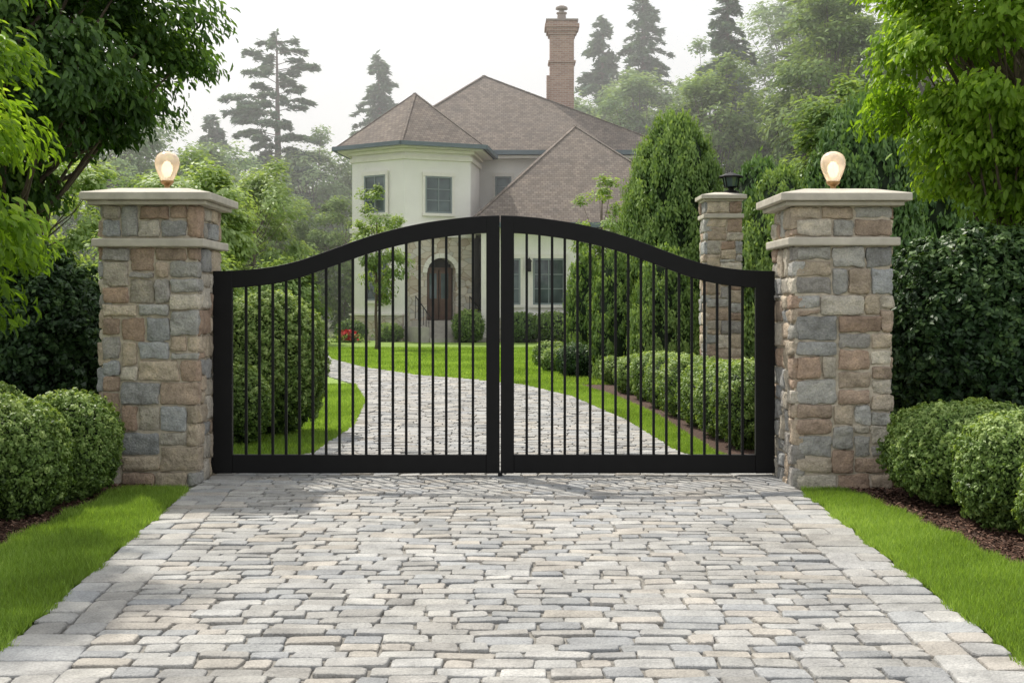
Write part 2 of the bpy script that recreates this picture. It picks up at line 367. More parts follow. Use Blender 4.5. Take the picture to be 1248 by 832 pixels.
# ---------------------------------------------------------------- stone pillars
spal=[(.50,.42,.32),(.47,.425,.35),(.40,.30,.225),(.33,.33,.32),(.57,.52,.43),(.46,.375,.285),(.43,.42,.385),(.53,.455,.355),(.40,.29,.215),(.51,.47,.40),(.365,.375,.375),(.51,.43,.325),(.43,.335,.255),(.44,.435,.41),(.38,.36,.33)]
cc=np.array([-1,-.88,-.5,-.17,.17,.5,.88,1.0]); nn=len(cc)
def rockbox(mb,lo,hi,c,r=.014,amp=.008,face=0):
    lo=np.array(lo);hi=np.array(hi);ce=(lo+hi)/2;h=(hi-lo)/2;rr=min(r,h.min()*.45)
    seed=Vector((R.uniform(0,50),R.uniform(0,50),R.uniform(0,50)))
    ha=0 if face in (0,2) else 1
    s1=R.uniform(-.04,.04); s2=R.uniform(-.06,.06); tp=R.uniform(-.04,.04)
    for ax in range(3):
        for sg in (-1,1):
            vs=[]
            for i in range(nn):
                for j in range(nn):
                    p=np.zeros(3); o=[a for a in range(3) if a!=ax]; p[ax]=sg; p[o[0]]=cc[i]; p[o[1]]=cc[j]
                    p=p*h; q=np.clip(p,-(h-rr),(h-rr)); d=p-q; l=np.linalg.norm(d)
                    if l>0: p=q+d/l*rr
                    pu,pv=p[ha],p[2]; p=p.copy()
                    p[2]=pv+s1*pu*min(1,h[2]/h[ha])+tp*pu*pv/h[ha]; p[ha]=pu+s2*pv*.6
                    P=Vector(p+ce); nz=noise.noise_vector(P*8+seed)*amp*1.0+noise.noise_vector(P*24+seed)*amp*.85
                    vs.append(P+nz)
            fs=[]
            for i in range(nn-1):
                for j in range(nn-1):
                    f=(i*nn+j,(i+1)*nn+j,(i+1)*nn+j+1,i*nn+j+1)
                    flip=(sg<0) ^ (ax==1)
                    fs.append(f[::-1] if flip else f)
            mb.add(vs,fs,c)
def pillar(x0,y0,w,z_belt,z_cap,seed,cell=.07,over=.13,name='stone_pillar'):
    global R
    R=random.Random(seed)
    root=empty(name)
    t=.03; core=MB(); core.box(x0+t-.016,x0+w-t+.016,y0+t-.016,y0+w-t+.016,0,z_cap,(1,1,1)); core.obj('mortar_core',mortar,root)
    mb=MB(); nc=int(round((w-2*t)/cell)); cell=(w-2*t)/nc
    ug=[t+i*cell+(R.uniform(-.015,.015) if 0<i<nc else 0) for i in range(nc+1)]
    last=[None]
    def section(z0,z1):
        nv=max(1,int(round((z1-z0)/(cell*.95)))); ch=(z1-z0)/nv; nu=nc*4
        vg=[z0+i*ch+(R.uniform(-.015,.015) if 0<i<nv else 0) for i in range(nv+1)]
        g=[[False]*nu for _ in range(nv)]
        for v in range(nv):
            for u in range(nu):
                if g[v][u]: continue
                sw,sh=R.choice([(3,2),(4,2),(3,3),(4,3),(5,3),(4,3),(3,3),(4,2),(2,2),(5,2),(4,2),(3,2),(2,3),(5,2),(3,1),(5,3)])
                a=0
                while a<sw and u+a<nu and not g[v][u+a]: a+=1
                sw=max(a,1)
                if u+sw<nu and not g[v][u+sw] and (u+sw+1>=nu or g[v][u+sw+1]): sw+=1
                sh=min(sh,nv-v)
                for b in range(1,sh):
                    if any(g[v+b][u+k] for k in range(sw)): sh=b;break
                if nv-(v+sh)==1 :
                    if all(not g[v+sh][u+k] for k in range(sw)): sh+=1
                for b in range(sh):
                    for k in range(sw): g[v+b][u+k]=True
                ch_=R.choice(spal)
                while ch_==last[0]: ch_=R.choice(spal)
                last[0]=ch_
                kk=R.uniform(.80,1.16); c=tuple(a*kk for a in ch_); pr=R.uniform(.0,.022)
                k=0
                ga,gb,gc_,gd=[R.uniform(.003,.010) for _ in range(4)]
                while k<sw:
                    face=(u+k)//nc; st=(u+k)%nc; run=min(sw-k,nc-st)
                    s0=ug[st]+ga; s1=ug[st+run]-gb
                    if st==0: s0=0.004 if k>0 else t
                    if st+run==nc: s1=w-0.003
                    za=vg[v]+gc_; zb=vg[v+sh]-gd
                    if v==0: za=z0+.002
                    dn,df=-pr,.10
                    if face==0: lo=(x0+s0,y0+dn,za);hi=(x0+s1,y0+df,zb)
                    elif face==1: lo=(x0+w-df,y0+s0,za);hi=(x0+w-dn,y0+s1,zb)
                    elif face==2: lo=(x0+w-s1,y0+w-df,za);hi=(x0+w-s0,y0+w-dn,zb)
                    else: lo=(x0+dn,y0+w-s1,za);hi=(x0+df,y0+w-s0,zb)
                    rockbox(mb,lo,hi,c,.018,.014,face)
                    k+=run
    section(0,z_belt); section(z_belt+.085,z_cap)
    mb.obj('stones',stone,root,smooth=True)
    cm=MB(); e=.43*over; cm.box(x0-e,x0+w+e,y0-e,y0+w+e,z_belt,z_belt+.07); cm.obj('belt_course',capm,root,bevel=.012)
    cm=MB(); e=over; h=z_cap
    cm.box(x0-e+.05,x0+w+e-.05,y0-e+.05,y0+w+e-.05,h,h+.035)
    a0,a1,b0,b1=x0-e,x0+w+e,y0-e,y0+w+e; q=.25
    vs=[(a0,b0,h+.037),(a1,b0,h+.037),(a1,b1,h+.037),(a0,b1,h+.037),(a0,b0,h+.10),(a1,b0,h+.10),(a1,b1,h+.10),(a0,b1,h+.10),
        (a0+q,b0+q,h+.155),(a1-q,b0+q,h+.155),(a1-q,b1-q,h+.155),(a0+q,b1-q,h+.155)]
    cm.add(vs,[(3,2,1,0),(0,1,5,4),(1,2,6,5),(2,3,7,6),(3,0,4,7),(4,5,9,8),(5,6,10,9),(6,7,11,10),(7,4,8,11),(8,9,10,11)])
    cm.obj('capstone',capm,root,bevel=.008)
    return root
pillar(-3.50,10.72,.84,2.03,2.385,5)
pillar(2.34,10.5,.82,2.03,2.36,24)
pillar(3.06,20,.58,2.9,3.17,9,over=.07)

def globelamp(cx,cy,z):
    root=empty('globe_lamp')
    m=MB(); m.lathe(cx,cy,[(0,z),(.058,z),(.058,z+.012),(.032,z+.02),(.022,z+.04),(.026,z+.052),(.045,z+.064),(.058,z+.08),(.06,z+.092),(0,z+.092)],28); m.obj('bronze_base',bronze,root,True)
    m=MB()
    prof=[(.050,.085),(.056,.10),(.068,.125),(.084,.16),(.098,.20),(.106,.235),(.106,.265),(.098,.295),(.082,.32),(.058,.338),(.03,.348),(.001,.351)]
    m.lathe(cx,cy,[(r,z+h) for r,h in prof],32); m.obj('glass_globe',globe,root,True)
    m=MB(); m.lathe(cx,cy,[(.001,z+.13),(.018,z+.14),(.032,z+.19),(.030,z+.23),(.015,z+.255),(.001,z+.26)],16); m.obj('bulb',bulbm,root,True)
globelamp(-3.03,11.1,2.535); globelamp(2.77,10.9,2.51)

root=empty('garden_lantern'); m=MB(); cx,cy,z=3.52,20.29,3.32
m.lathe(cx,cy,[(0,z),(.13,z),(.13,z+.03),(.05,z+.05),(.05,z+.08),(.12,z+.10),(0,z+.10)],12)
for a in range(4):
    t=a*math.pi/2+math.pi/4; m.tube([(cx+.12*math.cos(t),cy+.12*math.sin(t),z+.09),(cx+.16*math.cos(t),cy+.16*math.sin(t),z+.26)],[.012,.012],6)
m.lathe(cx,cy,[(.2,z+.25),(.2,z+.27),(.1,z+.31),(.03,z+.33),(.0,z+.36)],8)
m.obj('frame',iron,root); m=MB(); m.lathe(cx,cy,[(.09,z+.10),(.125,z+.25)],8); m.obj('panes',glass,root)

# ---------------------------------------------------------------- gate
gate=empty('driveway_gate'); GY=11.2; T=.05
gx0,gx1,gc=-2.645,2.325,-.105
def topz(x):
    c=(gc-gx0) if x<gc else (gx1-gc); u=1-abs(x-gc)/c
    pts=[(0,1.835),(.09,1.84),(.16,1.855),(.27,1.90),(.40,2.015),(.545,2.15),(.69,2.245),(.83,2.30),(.92,2.322),(1,2.33)]
    s=0
    for d in (-.06,-.03,0,.03,.06): s+=np.interp(min(1,max(0,u+d)),[p[0] for p in pts],[p[1] for p in pts])
    return s/5
def leaf(xa,xb,hinge_left,name):
    m=MB(); hs,ms=.17,.118
    lw,rw=(hs,ms) if hinge_left else (ms,hs)
    m.box(xa,xa+lw,GY-T/2-.004,GY+T/2+.004,.05,topz(xa+lw*.3)-.003); m.box(xb-rw,xb,GY-T/2-.004,GY+T/2+.004,.05,topz(xb-rw*.3)-.003)
    m.box(xa+lw,xb-rw,GY-T/2,GY+T/2,.052,.215)
    K=40; vs=[];fs=[]
    for i in range(K+1):
        x=xa+(xb-xa)*i/K; zt=topz(x); th=.15
        vs+= [(x,GY-T/2-.001,zt-th),(x,GY-T/2-.001,zt+.002),(x,GY+T/2+.001,zt+.002),(x,GY+T/2+.001,zt-th)]
    for i in range(K):
        for k in range(4): fs.append((i*4+k,i*4+(k+1)%4,(i+1)*4+(k+1)%4,(i+1)*4+k))
    fs.append((3,2,1,0)); fs.append((4*K,4*K+1,4*K+2,4*K+3))
    m.add(vs,fs); m.obj(name,iron,gate,bevel=.005)
    m=MB(); nb=18; a=xa+lw; b=xb-rw
    for i in range(nb):
        x=a+(b-a)*(i+1)/(nb+1); r=.0115
        m.box(x-r,x+r,GY-r,GY+r,.20,topz(x)-.12)
    m.obj(name+'_bars',iron,gate)
leaf(gx0,gc-.005,True,'leaf_west'); leaf(gc+.005,gx1,False,'leaf_east')
m=MB()
for x,s in ((gx0,-1),(gx1,1)):
    for z in (.13,1.70):
        m.tube([(x+s*.012,GY,z-.05),(x+s*.012,GY,z+.06)],[.02,.02],12); m.box(min(x,x+s*.02),max(x,x+s*.02),GY-.03,GY+.03,z-.02,z+.03)
m.box(gc-.02,gc+.02,GY-.05,GY+.05,.03,.06)
m.obj('hinges_and_latch',iron,gate)

# ---------------------------------------------------------------- shrubs
def bush(name,cx,cy,rx,ry,h,mat,n,leafL,seed,pw=2.4,lump=.06,parent=None,lf=2.6,tb=.45,core=.84,z0=0,tuft=0):
    sn=SN(lf/ max(.3,min(rx,h/2))*1.1,9,seed); sn2=SN(14/ max(.5,min(rx,h/2)),9,seed+1)
    zc=h*.5; rz=h*.5
    def shape(D):
        s=(np.abs(D)**pw).sum(axis=1)**(1/pw); P=D/s[:,None]
        f=1+lump*sn(P*rx)+lump*.6*sn2(P*rx); P=P*f[:,None]
        P=P*np.array([rx,ry,rz]); P[:,2]=np.maximum(P[:,2]+zc,.01); return P
    C=np.array([0,0,zc]); out=[]
    nA=int(n*(.5 if tuft else 1))
    D=rdir(nA); P=shape(D)
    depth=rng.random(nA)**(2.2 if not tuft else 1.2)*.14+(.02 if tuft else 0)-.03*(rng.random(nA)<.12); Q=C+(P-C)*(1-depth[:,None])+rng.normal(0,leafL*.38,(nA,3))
    Nn=nrm(P-C)+rdir(nA)*.9+np.array([0,0,.25]); out.append((P,Q,Nn,depth,np.zeros(nA)))
    if tuft:
        k=max(1,(n-nA)//tuft); Dt=rdir(tuft); Pt=shape(Dt); Pt=C+(Pt-C)*rng.uniform(.94,1.04,(tuft,1))
        ti_=rng.normal(0,.13,tuft); ci=np.repeat(np.arange(tuft),k); nB=len(ci)
        sr=math.sqrt(4*rx*ry*3/tuft)*.5
        off=rdir(nB)*(rng.random(nB)**.5)[:,None]*sr; on=nrm(Pt-C)[ci]
        Q=Pt[ci]+off; depth=np.clip(.04-np.sum(off*on,axis=1)/sr*.07,0,.2); Nn=on*.8+off/sr*.7+rdir(nB)*.8+np.array([0,0,.3])
        out.append((Pt[ci],Q,Nn,depth,ti_[ci]))
    P,Q,Nn,depth,ex=[np.concatenate([o[i] for o in out]) for i in range(5)]; n=len(P)
    Q[:,2]=np.abs(Q[:,2])
    V,F=leafquads(Q+np.array([cx,cy,z0]),Nn,rng.uniform(.7,1.35,n)*leafL,rng.uniform(.42,.68,n)*leafL)
    t=np.clip(tb+ex+ .26*nrm(P-C)[:,2] -depth*2.0+.16*sn2(P/1.0)+.1*sn(P)+rng.normal(0,.14,n),0,1)  # painted shading: tint lightens towards the top, darkens with depth
    root=parent or empty(name)
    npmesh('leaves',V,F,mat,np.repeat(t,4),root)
    me=MB()
    a=24;b=12;fs=[]
    DD=[]
    for i in range(b+1):
        ph=-math.pi/2+math.pi*i/b
        for k in range(a):
            th=2*math.pi*k/a; DD.append((math.cos(ph)*math.cos(th)+1e-6,math.cos(ph)*math.sin(th)+1e-6,math.sin(ph)+1e-6))
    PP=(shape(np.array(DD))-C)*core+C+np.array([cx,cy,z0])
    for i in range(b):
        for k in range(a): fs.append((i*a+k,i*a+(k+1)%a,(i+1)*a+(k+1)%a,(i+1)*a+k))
    me.add([tuple(p) for p in PP],fs); me.obj('dark_shade_core',core_m,root)  # solid dark shell painted as the shrub's shaded inside
    return root
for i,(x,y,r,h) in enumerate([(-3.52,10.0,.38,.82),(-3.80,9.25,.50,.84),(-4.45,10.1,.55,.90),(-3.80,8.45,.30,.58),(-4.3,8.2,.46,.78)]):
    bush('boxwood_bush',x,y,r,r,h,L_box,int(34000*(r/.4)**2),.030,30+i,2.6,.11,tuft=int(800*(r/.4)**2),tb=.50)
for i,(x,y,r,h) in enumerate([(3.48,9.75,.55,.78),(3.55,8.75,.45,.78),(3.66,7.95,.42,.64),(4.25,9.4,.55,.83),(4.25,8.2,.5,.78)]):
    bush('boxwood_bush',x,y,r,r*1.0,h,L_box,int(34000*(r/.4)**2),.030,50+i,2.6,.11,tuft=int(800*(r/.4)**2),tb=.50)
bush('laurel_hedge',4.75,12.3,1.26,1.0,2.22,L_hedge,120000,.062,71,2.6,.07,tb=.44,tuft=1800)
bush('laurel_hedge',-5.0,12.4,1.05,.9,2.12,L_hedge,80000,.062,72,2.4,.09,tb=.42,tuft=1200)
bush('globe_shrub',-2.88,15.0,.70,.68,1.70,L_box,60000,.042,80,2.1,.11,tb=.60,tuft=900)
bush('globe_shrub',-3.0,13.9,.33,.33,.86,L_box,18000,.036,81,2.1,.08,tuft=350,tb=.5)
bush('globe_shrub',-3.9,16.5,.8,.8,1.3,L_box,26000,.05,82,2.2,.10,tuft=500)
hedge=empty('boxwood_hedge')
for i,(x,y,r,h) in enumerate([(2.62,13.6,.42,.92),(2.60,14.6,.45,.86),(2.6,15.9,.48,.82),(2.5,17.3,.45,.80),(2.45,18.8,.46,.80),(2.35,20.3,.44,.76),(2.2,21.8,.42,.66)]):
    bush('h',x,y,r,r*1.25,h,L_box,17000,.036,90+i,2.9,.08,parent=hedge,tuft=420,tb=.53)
for i,(x,y,r,h,mt) in enumerate([(1.4,26.5,.42,.7,L_hedge),(1.0,28.5,.35,.5,L_box),(2.0,24.2,.3,.5,L_box),(1.0,31,.5,.6,L_box)]):
    bush('garden_shrub',x,y,r,r,h,mt,5000,.05,110+i,2.2,.16)
for i,(x,y,r,h) in enumerate([(-1.75,50.4,.6,1.25),(.4,50.3,.75,1.15),(1.6,50.2,.8,1.2),(2.9,50,.9,1.4),(-5.0,51.3,.5,.7),(-6.6,51.8,.6,.8),(4.5,50,.9,1.6)]):
    bush('foundation_shrub',x,y,r,r,h,L_arb if i%2 else L_box,3500,.11,130+i,2.3,.14)
fm=simple('red_petals',(.6,.02,.02),.6); root=empty('flower_clump')
P=np.column_stack([rng.normal(-6.5,.14,260),rng.normal(50.2,.12,260),rng.uniform(.1,.5,260)]); V,F=leafquads(P,rdir(260),.12,.1); npmesh('petals',V,F,fm,None,root)
P=np.column_stack([rng.normal(-6.5,.3,600),rng.normal(50.3,.2,600),rng.uniform(.0,.35,600)]); V,F=leafquads(P,rdir(600),.14,.06); npmesh('leaves',V,F,L_box,np.repeat(rng.random(600),4),root)

# ---------------------------------------------------------------- arborvitae
def arb(cx,cy,r,h,mat,n,leafL,seed,prof=None,lean=0,name='arborvitae_tree',nt=None):
    root=empty(name); g=np.random.default_rng(seed); sn=SN(2.6/r,9,seed)
    def rad(t):
        return r*np.interp(t,prof or [0,.08,.3,.5,.7,.85,.94,.985,1],[.74,.92,1,.98,.85,.62,.38,.16,.02])
    area=2*math.pi*r*h*.8
    nt=nt or int(area/(.055*max(1,r*1.1)**1.2)*1.35)
    t=g.random(nt)**.95; a=g.uniform(0,6.28,nt)
    dr=np.column_stack([np.cos(a),np.sin(a),np.zeros(nt)])
    f=1+.07*sn(np.column_stack([dr[:,:2]*r,t*h*.5]))
    f*=g.uniform(.88,1.05,nt)
    C=np.column_stack([cx+dr[:,0]*rad(t)*f+lean*t*h,cy+dr[:,1]*rad(t)*f,t*h*.965])
    k=n//nt; ci=np.repeat(np.arange(nt),k); n=len(ci)
    sx=.075*(.5+.5*r)*g.uniform(.7,1.3,nt)[ci]; sz=.24*(.5+.5*r)*g.uniform(.6,1.3,nt)[ci]
    o=g.normal(size=(n,3)); u=np.clip(o[:,2]*.5,-1,1.3)
    tap=np.clip(1.05-.55*u,.25,1.4)
    off=np.column_stack([o[:,0]*sx*tap,o[:,1]*sx*tap,u*sz])+dr[ci]*(u*sx*.9)[:,None]
    P=C[ci]+off; P[:,2]=np.abs(P[:,2])
    rad_in=np.sum(off*dr[ci],axis=1)/sx
    Nn=dr[ci]*.8+np.column_stack([o[:,0],o[:,1],np.zeros(n)])*.6+g.normal(0,.4,(n,3))
    td=dr[ci]*.35+np.array([0,0,1.0])+g.normal(0,.35,(n,3))
    V,F=leafquads(P,Nn,g.uniform(.6,1.3,n)*leafL,g.uniform(.28,.5,n)*leafL,.1,td)
    tt=g.normal(0,.09,nt)+.18*sn(C)
    ti=np.clip(.52+tt[ci]+.2*u+.10*np.clip(rad_in,-2,2)+g.normal(0,.1,n),0,1)  # light painted into tufts: bright tops and outer tips, dark bottoms
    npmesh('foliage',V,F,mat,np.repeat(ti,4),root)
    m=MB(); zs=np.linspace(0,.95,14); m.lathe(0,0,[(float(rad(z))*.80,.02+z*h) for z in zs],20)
    m.v=[(x+cx+lean*z,y+cy,z) for x,y,z in m.v]; m.obj('dark_inner_core',core_m,root)  # solid dark core, shade inside the tree given by its colour
    m=MB(); m.tube([(cx,cy,0),(cx+lean*h*.5,cy,h*.5)],[.12*r,.05*r],8); m.obj('trunk',bark,root)
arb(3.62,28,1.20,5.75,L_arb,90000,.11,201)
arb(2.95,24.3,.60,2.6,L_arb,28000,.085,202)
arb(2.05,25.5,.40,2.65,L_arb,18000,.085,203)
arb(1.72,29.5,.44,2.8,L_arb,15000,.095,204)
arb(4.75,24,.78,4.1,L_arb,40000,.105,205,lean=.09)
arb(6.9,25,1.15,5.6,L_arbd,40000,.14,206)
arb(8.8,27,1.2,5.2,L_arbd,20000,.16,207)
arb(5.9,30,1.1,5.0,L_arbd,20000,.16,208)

# ---------------------------------------------------------------- broadleaf trees
def tree(cx,cy,trunk_h,cz,rx,ry,rz,ncl,clr,nleaf,leafL,mat,seed,tr=.16,hexa=False,bk=None,name='deciduous_tree',droop=.25,lw=.45,flat=.62,base=None,shell=.45,tb=.42):
    root=empty(name); g=np.random.default_rng(seed); bk=bk or bark
    D=nrm(g.normal(size=(ncl,3))); rad=g.uniform(shell,1.0,ncl)**.7
    sn=SN(2.3,6,seed)
    C=D*rad[:,None]*(1+.16*sn(D))[:,None]*np.array([rx,ry,rz])+np.array([cx,cy,cz])
    bx,by=base or (cx,cy)
    m=MB(); top=Vector((cx,cy,cz+rz*.5))
    p0=Vector((bx,by,0)); tp=[p0+(top-p0)*s+Vector((g.normal(0,.05),g.normal(0,.05),0))*(1 if s>0 else 0)*tr*6 for s in (0,.05,.25,.45,.65,.85,1)]
    m.tube(tp,[tr*1.35,tr,tr*.85,tr*.7,tr*.5,tr*.3,tr*.12],9)
    for i in range(ncl):
        if g.random()<.75:
            c=Vector(C[i]); s=min(.92,max(.28,(c.z-cz+rz)/(2*rz)*.6+.25)); a=p0+(top-p0)*s
            mid=(a+c)/2+Vector((0,0,-.12*(c-a).length)); q=tr*.22
            m.tube([a,mid,c],[q,q*.6,q*.2],5,cap=False)
    m.obj('trunk_and_limbs',bk,root,True)
    k=nleaf//ncl; n=k*ncl; ci=np.repeat(np.arange(ncl),k)
    cr=(clr*g.uniform(.6,1.3,ncl))[ci]
    d=rdir(n); u=rng.random(n)**.45
    off=d*(u*cr)[:,None]*np.array([1,1,flat]); off[:,2]-=droop*(off[:,0]**2+off[:,1]**2)/np.maximum(cr,.01)
    P=C[ci]+off+rng.normal(0,leafL*.3,(n,3))
    outw=nrm(P-np.array([cx,cy,cz]))
    Nn=d*.35+outw*.45+np.array([0,0,.55])+rdir(n)*.55
    td=outw+d*.6+rdir(n)*.6+np.array([0,0,-.5])
    L=rng.uniform(.65,1.25,n)*leafL
    ct=g.normal(0,.13,ncl)[ci]
    ti=np.clip(tb+ct+.22*d[:,2]*u+.12*outw[:,2]+rng.normal(0,.12,n),0,1)  # top light painted into the tint: upper leaves of clumps and crown lighter
    if hexa: V,F=hexleaf(P,Nn,L,L*lw,td); ti=np.repeat(ti,6)
    else: V,F=leafquads(P,Nn,L,L*lw,.15,td); ti=np.repeat(ti,4)
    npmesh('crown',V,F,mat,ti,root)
    return root
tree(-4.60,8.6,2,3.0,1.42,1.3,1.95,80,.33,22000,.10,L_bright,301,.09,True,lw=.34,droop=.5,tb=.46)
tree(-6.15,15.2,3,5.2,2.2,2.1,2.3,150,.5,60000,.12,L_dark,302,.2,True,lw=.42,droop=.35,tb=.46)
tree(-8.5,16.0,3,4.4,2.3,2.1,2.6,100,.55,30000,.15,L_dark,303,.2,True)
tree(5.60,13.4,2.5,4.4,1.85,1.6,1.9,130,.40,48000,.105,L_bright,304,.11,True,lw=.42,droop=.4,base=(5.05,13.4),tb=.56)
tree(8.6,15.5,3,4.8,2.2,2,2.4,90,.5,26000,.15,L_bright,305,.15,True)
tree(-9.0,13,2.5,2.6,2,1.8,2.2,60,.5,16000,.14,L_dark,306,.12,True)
tree(-4.5,42,2,3.6,.95,.9,1.9,34,.33,4600,.14,L_mid,307,.06,name='young_tree')
tree(3.2,45,1.6,4.2,1.0,1.0,2.0,36,.4,4500,.17,L_mid,308,.08,name='young_tree')
for i,(x,y,cz,rx,rz,mt) in enumerate([(-9.6,38,3.7,1.9,2.6,L_mid),(-12.5,34,3.2,2.2,3,L_mid),(-6.9,27,1.7,1.1,1.4,L_mid),(-8.6,30,1.8,1.6,1.8,L_mid),(-10.2,50,4.2,2.1,3.4,L_mid),(-7.9,60,3.6,1.7,3.4,L_farmid),(-8.3,46,1.7,1.3,1.7,L_farmid),(-14,52,4,2.6,3.8,L_farmid),(-11.5,60,4,2.2,4,L_farmid)]):
    tree(x,y,1,cz,rx,rx,rz,70,.17*rx+.28,15000,.2 if y>32 else .13,mt,320+i,.1,bk=bark if y<45 else barkfar,tb=.52)
for i,(x,y,cz,rx,rz,mt) in enumerate([(-17,72,6.0,4,5.2,L_far),(-12.5,80,6.5,4,5.5,L_far),(-23,70,8,5,7,L_far),(-7,82,7,4,6,L_far),(-30,66,8,5,8,L_far),
    (10.8,66,8.4,2.9,5.6,L_farmid),(15.2,60,9.5,3.4,8,L_farmid),(20.5,62,10.5,4.0,9,L_farmid),(25,58,10,4.5,9,L_farmid),(8.0,78,9.0,3.6,7.5,L_far),(12.5,80,10,4,9.5,L_far),(19,80,13,5,11,L_far),(5,84,9,3.6,7.5,L_far),(13.0,48,5.2,2.6,4.6,L_farmid),(17.5,46,5.6,3,5,L_farmid),(32,60,10,5,10,L_farmid)]):
    tree(x,y,1,cz,rx,rx,rz,120,.15*rx+.45,26000,.32,mt,350+i,.25,bk=barkfar,flat=.75,tb=.5)

# ---------------------------------------------------------------- conifers
def conifer(x,y,H,Rr,mat,seed,bare=.2,nb=150,leafL=.42,name='spruce_tree',sparse=1.0,up=0.0,per=30,pine=False):
    root=empty(name); g=np.random.default_rng(seed); m=MB()
    m.tube([(x,y,0),(x+.1,y,H*.5),(x,y,H)],[.022*H,.014*H,.02],7)
    PP=[];NN=[];TD=[];TI=[]
    for i in range(nb):
        t=bare+(1-bare)*((i+g.random())/nb); L=Rr*((1-t)/(1-bare))**(.7 if not pine else .5)*g.uniform(.5,1.12)+.3
        if pine: L*= g.choice([.45,.8,1.15])
        a=g.uniform(0,6.28); d=np.array([math.cos(a),math.sin(a),0]); pr=np.array([-d[1],d[0],0])
        z=t*H; k=max(8,int(per*L*sparse)); s=g.random(k)**.7 if not pine else .35+.65*g.random(k)**.6
        lat=g.normal(0,.16,k)*L*(1.15-s); dz=up*s*L-.28*(s**2)*L+g.normal(0,.09,k)-.04*np.abs(lat)
        P=np.array([x,y,z])+d*(s*L)[:,None]+pr*lat[:,None]+np.array([0,0,1])*dz[:,None]
        PP.append(P); NN.append(np.array([0,0,1.0])+g.normal(0,.5,(k,3))); TD.append(d+pr*np.sign(lat)[:,None]*.6+g.normal(0,.3,(k,3))+np.array([0,0,-.3])); TI.append(np.clip(.35+.3*s+g.normal(0,.15,k),0,1))
        e=np.array([x,y,z])+d*L*.9+np.array([0,0,(up-.23)*L*.9]); m.tube([(x,y,z),tuple((np.array([x,y,z])+e)/2+np.array([0,0,.05*L])),tuple(e)],[.03,.02,.01],4,cap=False)
    P=np.concatenate(PP);n=len(P)
    V,F=leafquads(P,np.concatenate(NN),g.uniform(.7,1.3,n)*leafL,g.uniform(.28,.45,n)*leafL,.1,np.concatenate(TD))
    m.obj('trunk',barkfar,root); npmesh('needles',V,F,mat,np.repeat(np.concatenate(TI),4),root)
conifer(-14.9,80,18.6,4.6,L_farcon,401,.40,90,.5,'pine_tree',1.5,.35,34,True)
conifer(-9.3,88,18.8,4.2,L_farcon,402,.15,190,.6)
conifer(6.3,88,21.5,4.4,L_farcon,403,.12,240,.6)
conifer(8.9,86,23.3,4.6,L_farcon,404,.12,240,.6)
conifer(16.5,68,24,4.6,L_farmid,405,.15,240,.6)
conifer(12.6,74,20,3.8,L_farcon,406,.15,200,.6)
conifer(22,70,23,4.4,L_farcon,407,.12,200,.6)
conifer(-20,84,14,3.6,L_farcon,408,.1,140,.6)
conifer(-5,92,14,3.4,L_farcon,409,.1,130,.6)
n=150000; g=np.random.default_rng(5)
nt=190; tx=np.linspace(-150,150,nt)+g.normal(0,1,nt); ty=g.uniform(98,125,nt); th=g.uniform(9,14.5,nt); tr=g.uniform(2.6,4.8,nt)
ci=g.integers(0,nt,n); d=rdir(n); cz=th*.55
P=np.column_stack([tx[ci],ty[ci],cz[ci]])+d*np.column_stack([tr[ci],tr[ci],th[ci]*.46])*(g.random(n)**.3)[:,None]*(1+.25*SN(2.5,7,9)(d*2+ci[:,None]))[:,None]
V,F=leafquads(P,d+rdir(n)*.6+np.array([0,0,.4]),g.uniform(.5,1.1,n),g.uniform(.35,.6,n))
npmesh('distant_forest',V,F,L_far,np.repeat(np.clip(.4+.3*d[:,2]+g.normal(0,.15,n)+g.normal(0,.12,nt)[ci],0,1),4))  # tint lightens upward, top light painted into the crowns

# ---------------------------------------------------------------- house
house=empty('stucco_house')
def face_uv(pts):
    P=[Vector(p) for p in pts]; nrmv=(P[1]-P[0]).cross(P[2]-P[0]).normalized()
    u=Vector((0,0,1)).cross(nrmv); u=u.normalized() if u.length>1e-4 else Vector((1,0,0)); v=nrmv.cross(u)
    return [(p.dot(u),p.dot(v)) for p in P]
def roofface(mb,pts): mb.add(pts,[tuple(range(len(pts)))],uvs=[face_uv(pts)])
def beam(mb,p,q,w=.16,h=.2):
    p=Vector(p);q=Vector(q);d=(q-p).normalized();s=d.cross(Vector((0,0,1))).normalized()*w/2
    z=Vector((0,0,h/2)); vs=[p-s-z,p+s-z,p+s+z,p-s+z,q-s-z,q+s-z,q+s+z,q-s+z]
    for f in [(0,1,2,3),(7,6,5,4),(0,4,5,1),(1,5,6,2),(2,6,7,3),(3,7,4,0)]:
        roofface(mb,[vs[k] for k in f])
W=MB(); Rf=MB(); Gt=MB(); Tr=MB()
W.box(-5.8,7.0,58,68.4,0,8.35); W.box(-1.2,8.2,51.6,57.99,0,4.62)
E=[(-7,57.3,8.4),(8,57.3,8.4),(8,69.2,8.4),(-7,69.2,8.4)]; A=(-1.4,63,12.9)
for i in range(4): roofface(Rf,[E[i],E[(i+1)%4],A])
beam(Gt,E[0],E[1]);beam(Gt,E[1],E[2]);beam(Gt,E[3],E[0])
for e in E: beam(Rf,e,A,.16,.05)
Tr.box(-6.6,7.6,57.42,68.9,8.16,8.28)
a,b_,c_,d_=(-1.85,50.9,4.72),(8.8,50.9,4.72),(8.8,61,4.72),(-1.85,61,4.72); r1=(2.85,57,9.55);r2=(2.85,62.6,9.55)
roofface(Rf,[a,b_,r1]); roofface(Rf,[b_,c_,r2,r1]); roofface(Rf,[d_,a,r1,r2]); beam(Gt,a,b_); beam(Gt,b_,c_); beam(Gt,d_,a)
